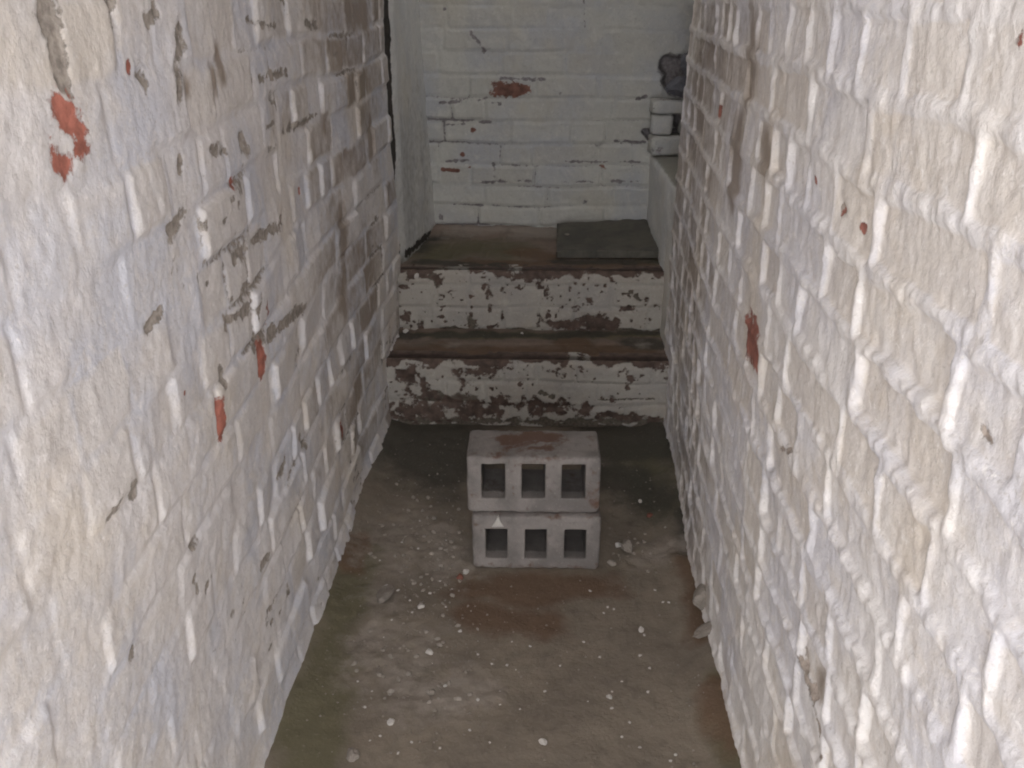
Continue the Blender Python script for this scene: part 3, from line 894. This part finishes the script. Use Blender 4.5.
# larger pieces with a look of their own
big = [
    (543, 743, (0.011, 0.008, 0.005), M_flake, 'plaster_flake', 'bright white plaster flake at the front of the bare brown floor', 'flake'),
    (421, 607, (0.010, 0.008, 0.005), M_flake, 'plaster_flake', 'white plaster flake lying in the grey dust left of the brown patch', 'flake'),
    (430, 652, (0.010, 0.008, 0.005), M_flake, 'plaster_flake', 'white plaster flake in front of the dusty patch on the left', 'flake'),
    (391, 722, (0.009, 0.007, 0.004), M_flake, 'plaster_flake', 'white flake near the left wall at the front edge of the dust', 'flake'),
    (641, 629, (0.009, 0.007, 0.005), M_flake, 'plaster_flake', 'bright white flake of the tight pair on the right of the floor', 'flake'),
    (466, 571, (0.009, 0.007, 0.006), M_flake, 'plaster_flake', 'white flake touching the lower left corner of the blocks', 'flake'),
    (609, 696, (0.008, 0.006, 0.004), M_flake, 'plaster_flake', 'white flake on the bare floor midway before the right wall', 'flake'),
    (353, 757, (0.016, 0.012, 0.008), M_rubble, 'stone', 'grey stone at the front of the floor near the left wall', 'stone'),
    (386, 596, (0.032, 0.022, 0.010), M_rubble, 'stone', 'flat grey stone at the left side of the dusty patch', 'stone'),
    (386, 588, (0.010, 0.008, 0.006), M_flake, 'plaster_flake', 'white flake lying behind the flat grey stone on the left', 'flake'),
    (628, 551, (0.017, 0.026, 0.018), M_rubble, 'stone', 'upright grey rubble stone right of the blocks', 'stone'),
    (612, 563, (0.012, 0.010, 0.008), M_dull, 'stone', 'small grey stone against the lower right corner of the blocks', 'stone'),
    (618, 545, (0.010, 0.008, 0.006), M_flake, 'plaster_flake', 'white flake between the blocks and the upright rubble stone', 'flake'),
    (640, 500, (0.008, 0.006, 0.005), M_flake, 'plaster_flake', 'white flake alone on the dark damp floor right of the blocks', 'flake'),
    (460, 577, (0.012, 0.010, 0.008), M_redchip, 'brick_chip', 'brown brick chip by the lower left corner of the blocks', 'brick chip'),
    (703, 610, (0.022, 0.050, 0.022), M_dull, 'mortar_lump', 'pale mortar lump at the foot of the right wall', 'mortar lump'),
    (707, 640, (0.014, 0.040, 0.012), M_rubble, 'mortar_lump', 'narrow grey mortar lump in front of the pale one by the right wall', 'mortar lump'),
    (650, 515, (0.012, 0.009, 0.006), M_redchip, 'brick_chip', 'dull red brick chip on the damp floor by the right wall', 'brick chip'),
]
for k, (px, py, sz, mat, nm, lab, ct) in enumerate(big):
    x, y, z = at_floor(px, py)
    put(nm, lump(nm, sz, 200 + k, mat, sub=2 if max(sz) < 0.015 else 3, rough=0.25), (x, y, z - 0.001), random.Random(k).uniform(0, 6), lab, ct)

# small flakes: a list of places seen in the photo, then crumbs spread over the dusty patch
spots_r = [(604, 612), (608, 606), (614, 608), (663, 601), (669, 602), (644, 634), (612, 690), (648, 690), (612, 706), (671, 758), (676, 752), (640, 744), (622, 680),
           (700, 560), (655, 590), (640, 655), (588, 700), (650, 666), (622, 735), (600, 655), (630, 720), (590, 590), (584, 640)]
spots_m = [(492, 662), (507, 664), (516, 668), (500, 690), (512, 640), (530, 645), (478, 652), (545, 690), (560, 664), (520, 708), (490, 742), (470, 730)]
spots_l = [(398, 590), (410, 600), (392, 620), (384, 636), (412, 612), (446, 606), (432, 662), (372, 690), (365, 706), (380, 735), (398, 752), (412, 742), (440, 748),
           (358, 680), (436, 560), (446, 540), (418, 548), (402, 542), (440, 580), (452, 588), (430, 592), (380, 560), (392, 530), (420, 520), (447, 512), (410, 575),
           (460, 630), (478, 700), (500, 704), (445, 684), (408, 700), (370, 740)]
rnd = random.Random(99)


def crumbs(spots, meshes, name, label, cat, group, smin, smax):
    for px, py in spots:
        x, y, z = at_floor(px, py)
        o = put(name, rnd.choice(meshes), (x, y, z - 0.0005), rnd.uniform(0, 6.28), label, cat, group)
        o.scale = (rnd.uniform(smin, smax) * 0.85,) * 3


crumbs(spots_r, flakes, 'plaster_flake', 'tiny white flake scattered on the brown floor towards the right wall', 'flake', 'tiny white flakes on the right of the floor', 0.45, 0.85)
crumbs(spots_m, flakes, 'plaster_flake', 'tiny pale flake on the floor in front of the brown patch', 'flake', 'tiny pale flakes in front of the brown patch', 0.4, 0.75)
crumbs(spots_l, flakes, 'plaster_flake', 'tiny white flake scattered in the dusty rubble on the left of the floor', 'flake', 'tiny white flakes in the dusty rubble', 0.45, 0.9)
more = []
for _ in range(120):
    more.append((rnd.gauss(425, 30), rnd.choice([rnd.gauss(540, 28), rnd.gauss(545, 35), rnd.gauss(665, 35)])))
more = [(px, py) for px, py in more if px > 372 - (py - 520) * 0.2 and not (px > 462 and py < 585)]
crumbs(more, dulls, 'grey_crumb', 'small grey rubble crumb scattered in the dust on the left of the floor', 'crumb', 'grey rubble crumbs left of the blocks', 0.4, 1.4)
more = [(rnd.gauss(640, 22), rnd.gauss(545, 14)) for _ in range(26)]
more = [(px, py) for px, py in more if px > 606 and px < 682]
crumbs(more, dulls, 'grey_crumb', 'small grey rubble crumb scattered to the right of the blocks', 'crumb', 'grey rubble crumbs right of the blocks', 0.4, 1.1)

# grit nobody could count
bm = bmesh.new()
rnd = random.Random(5)
for k in range(1100):
    if k % 3 == 0:
        x, y = rnd.uniform(-0.42, 0.32), rnd.uniform(0.85, 2.4)
    else:
        x, y = on_z(rnd.gauss(420, 34), rnd.choice([rnd.gauss(545, 30), rnd.gauss(660, 40)]))
    if y > 2.45 or y < 0.8 or not (left_x(y) + 0.03 < x < right_x(y) - 0.03):
        continue
    if abs(x - cx) < 0.16 and cy - 0.01 < y < cy + 0.17:
        continue
    r = rnd.uniform(0.0012, 0.0034)
    base = Vector((x, y, fz(x, y)))
    vs = [bm.verts.new(base + Vector((r * math.cos(a + k), r * math.sin(a + k) * rnd.uniform(.6, 1), rnd.uniform(-.001, .0005)))) for a in (0, 1.6, 3.1, 4.7)]
    top = bm.verts.new(base + Vector((0, 0, r * rnd.uniform(0.7, 1.2))))
    for i in range(4):
        bm.faces.new([vs[i], vs[(i + 1) % 4], top])
me = bpy.data.meshes.new('grit'); bm.to_mesh(me); bm.free()
tag(link('grit', me, M_rubble), 'fine pale grit strewn over the earth floor', 'grit', kind='stuff')

# flakes off the floor
x, z = on_y(498, 521, cy)
bm = bmesh.new()
tri = [(-0.014, 0), (0.014, 0.001), (0.007, 0.012), (0.001, 0.030), (-0.006, 0.014)]
f = [bm.verts.new((a, -0.003, b)) for a, b in tri]; g_ = [bm.verts.new((a * 0.92, 0.003, b)) for a, b in tri]
bm.faces.new(f); bm.faces.new(g_[::-1])
for i in range(5):
    bm.faces.new([f[i], g_[i], g_[(i + 1) % 5], f[(i + 1) % 5]])
bmesh.ops.recalc_face_normals(bm, faces=bm.faces)
me = bpy.data.meshes.new('plaster_flake'); bm.to_mesh(me); bm.free(); me.materials.append(M_flake)
put('plaster_flake', me, (x, cy - 0.0035, z - 0.012), 0, 'white triangular flake clinging to the front of the lower block above its left hole', 'flake')
x, z = on_y(415, 275, YS2 - 0.004)
put('plaster_flake', lump('plaster_flake', (0.008, 0.005, 0.010), 301, M_flake, 2, 0.25), (x, YS2 - 0.010, z - 0.010), 0.4, 'white flake stuck high on the left end of the upper riser', 'flake', tilt=(0, 0.6))
x, y = on_z(407, 333, Z1)
put('plaster_flake', lump('plaster_flake', (0.010, 0.008, 0.008), 302, M_flake, 2, 0.25), (x, YS2 - 0.030, Z1 + 0.006), 0.2, 'white flake at the left end of the lower tread', 'flake')
x, y = on_z(522, 335, Z1)
put('plaster_flake', lump('plaster_flake', (0.006, 0.005, 0.004), 303, M_flake, 2, 0.25), (x, YS2 - 0.026, Z1 + 0.006), 0.2, 'tiny white flake at the middle of the lower tread', 'flake')
x, y = on_z(566, 236, Z2 + 0.04)
put('plaster_flake', lump('plaster_flake', (0.010, 0.007, 0.004), 304, M_dull, 2, 0.25), (x + 0.003, y - 0.012, Z2 + 0.046), 0.2, 'pale flake on the back left corner of the dark slab', 'flake')

# ------------------------------------------------------------------ daylight through the mouth of the passage behind the camera
w = bpy.data.worlds.new('daylight'); sc.world = w; w.use_nodes = True
bg = w.node_tree.nodes['Background']
bg.inputs['Color'].default_value = (0.98, 0.985, 1.0, 1)
bg.inputs['Strength'].default_value = 1.0
la = bpy.data.lights.new('doorway_daylight', 'AREA'); la.shape = 'RECTANGLE'; la.size = 0.84; la.size_y = 2.0
la.cycles.is_portal = True
lo_ = bpy.data.objects.new('doorway_daylight', la)
lo_.location = (-0.057, Y0 - 0.01, 1.0); lo_.rotation_euler = (math.pi / 2, 0, 0)
col.objects.link(lo_)

lw = bpy.data.lights.new('added_fill_portal', 'AREA'); lw.shape = 'RECTANGLE'; lw.size = ADDED_HOLE[1] - ADDED_HOLE[0] + .1; lw.size_y = ADDED_HOLE[3] - ADDED_HOLE[2] + .1  # portal of the made-up ceiling opening, added to lift the dark far end
lw.cycles.is_portal = True
lo_ = bpy.data.objects.new('added_fill_portal', lw)
lo_.location = ((ADDED_HOLE[0] + ADDED_HOLE[1]) / 2, (ADDED_HOLE[2] + ADDED_HOLE[3]) / 2, ZC + 0.24)
col.objects.link(lo_)

vs = sc.view_settings
vs.view_transform = 'Standard'; vs.look = 'None'; vs.gamma = 1.0; vs.use_curve_mapping = False
vs.exposure = 2.45
sc.cycles.max_bounces = 12; sc.cycles.diffuse_bounces = 8
sc.cycles.use_denoising = True
sc.cycles.filter_width = 2.0
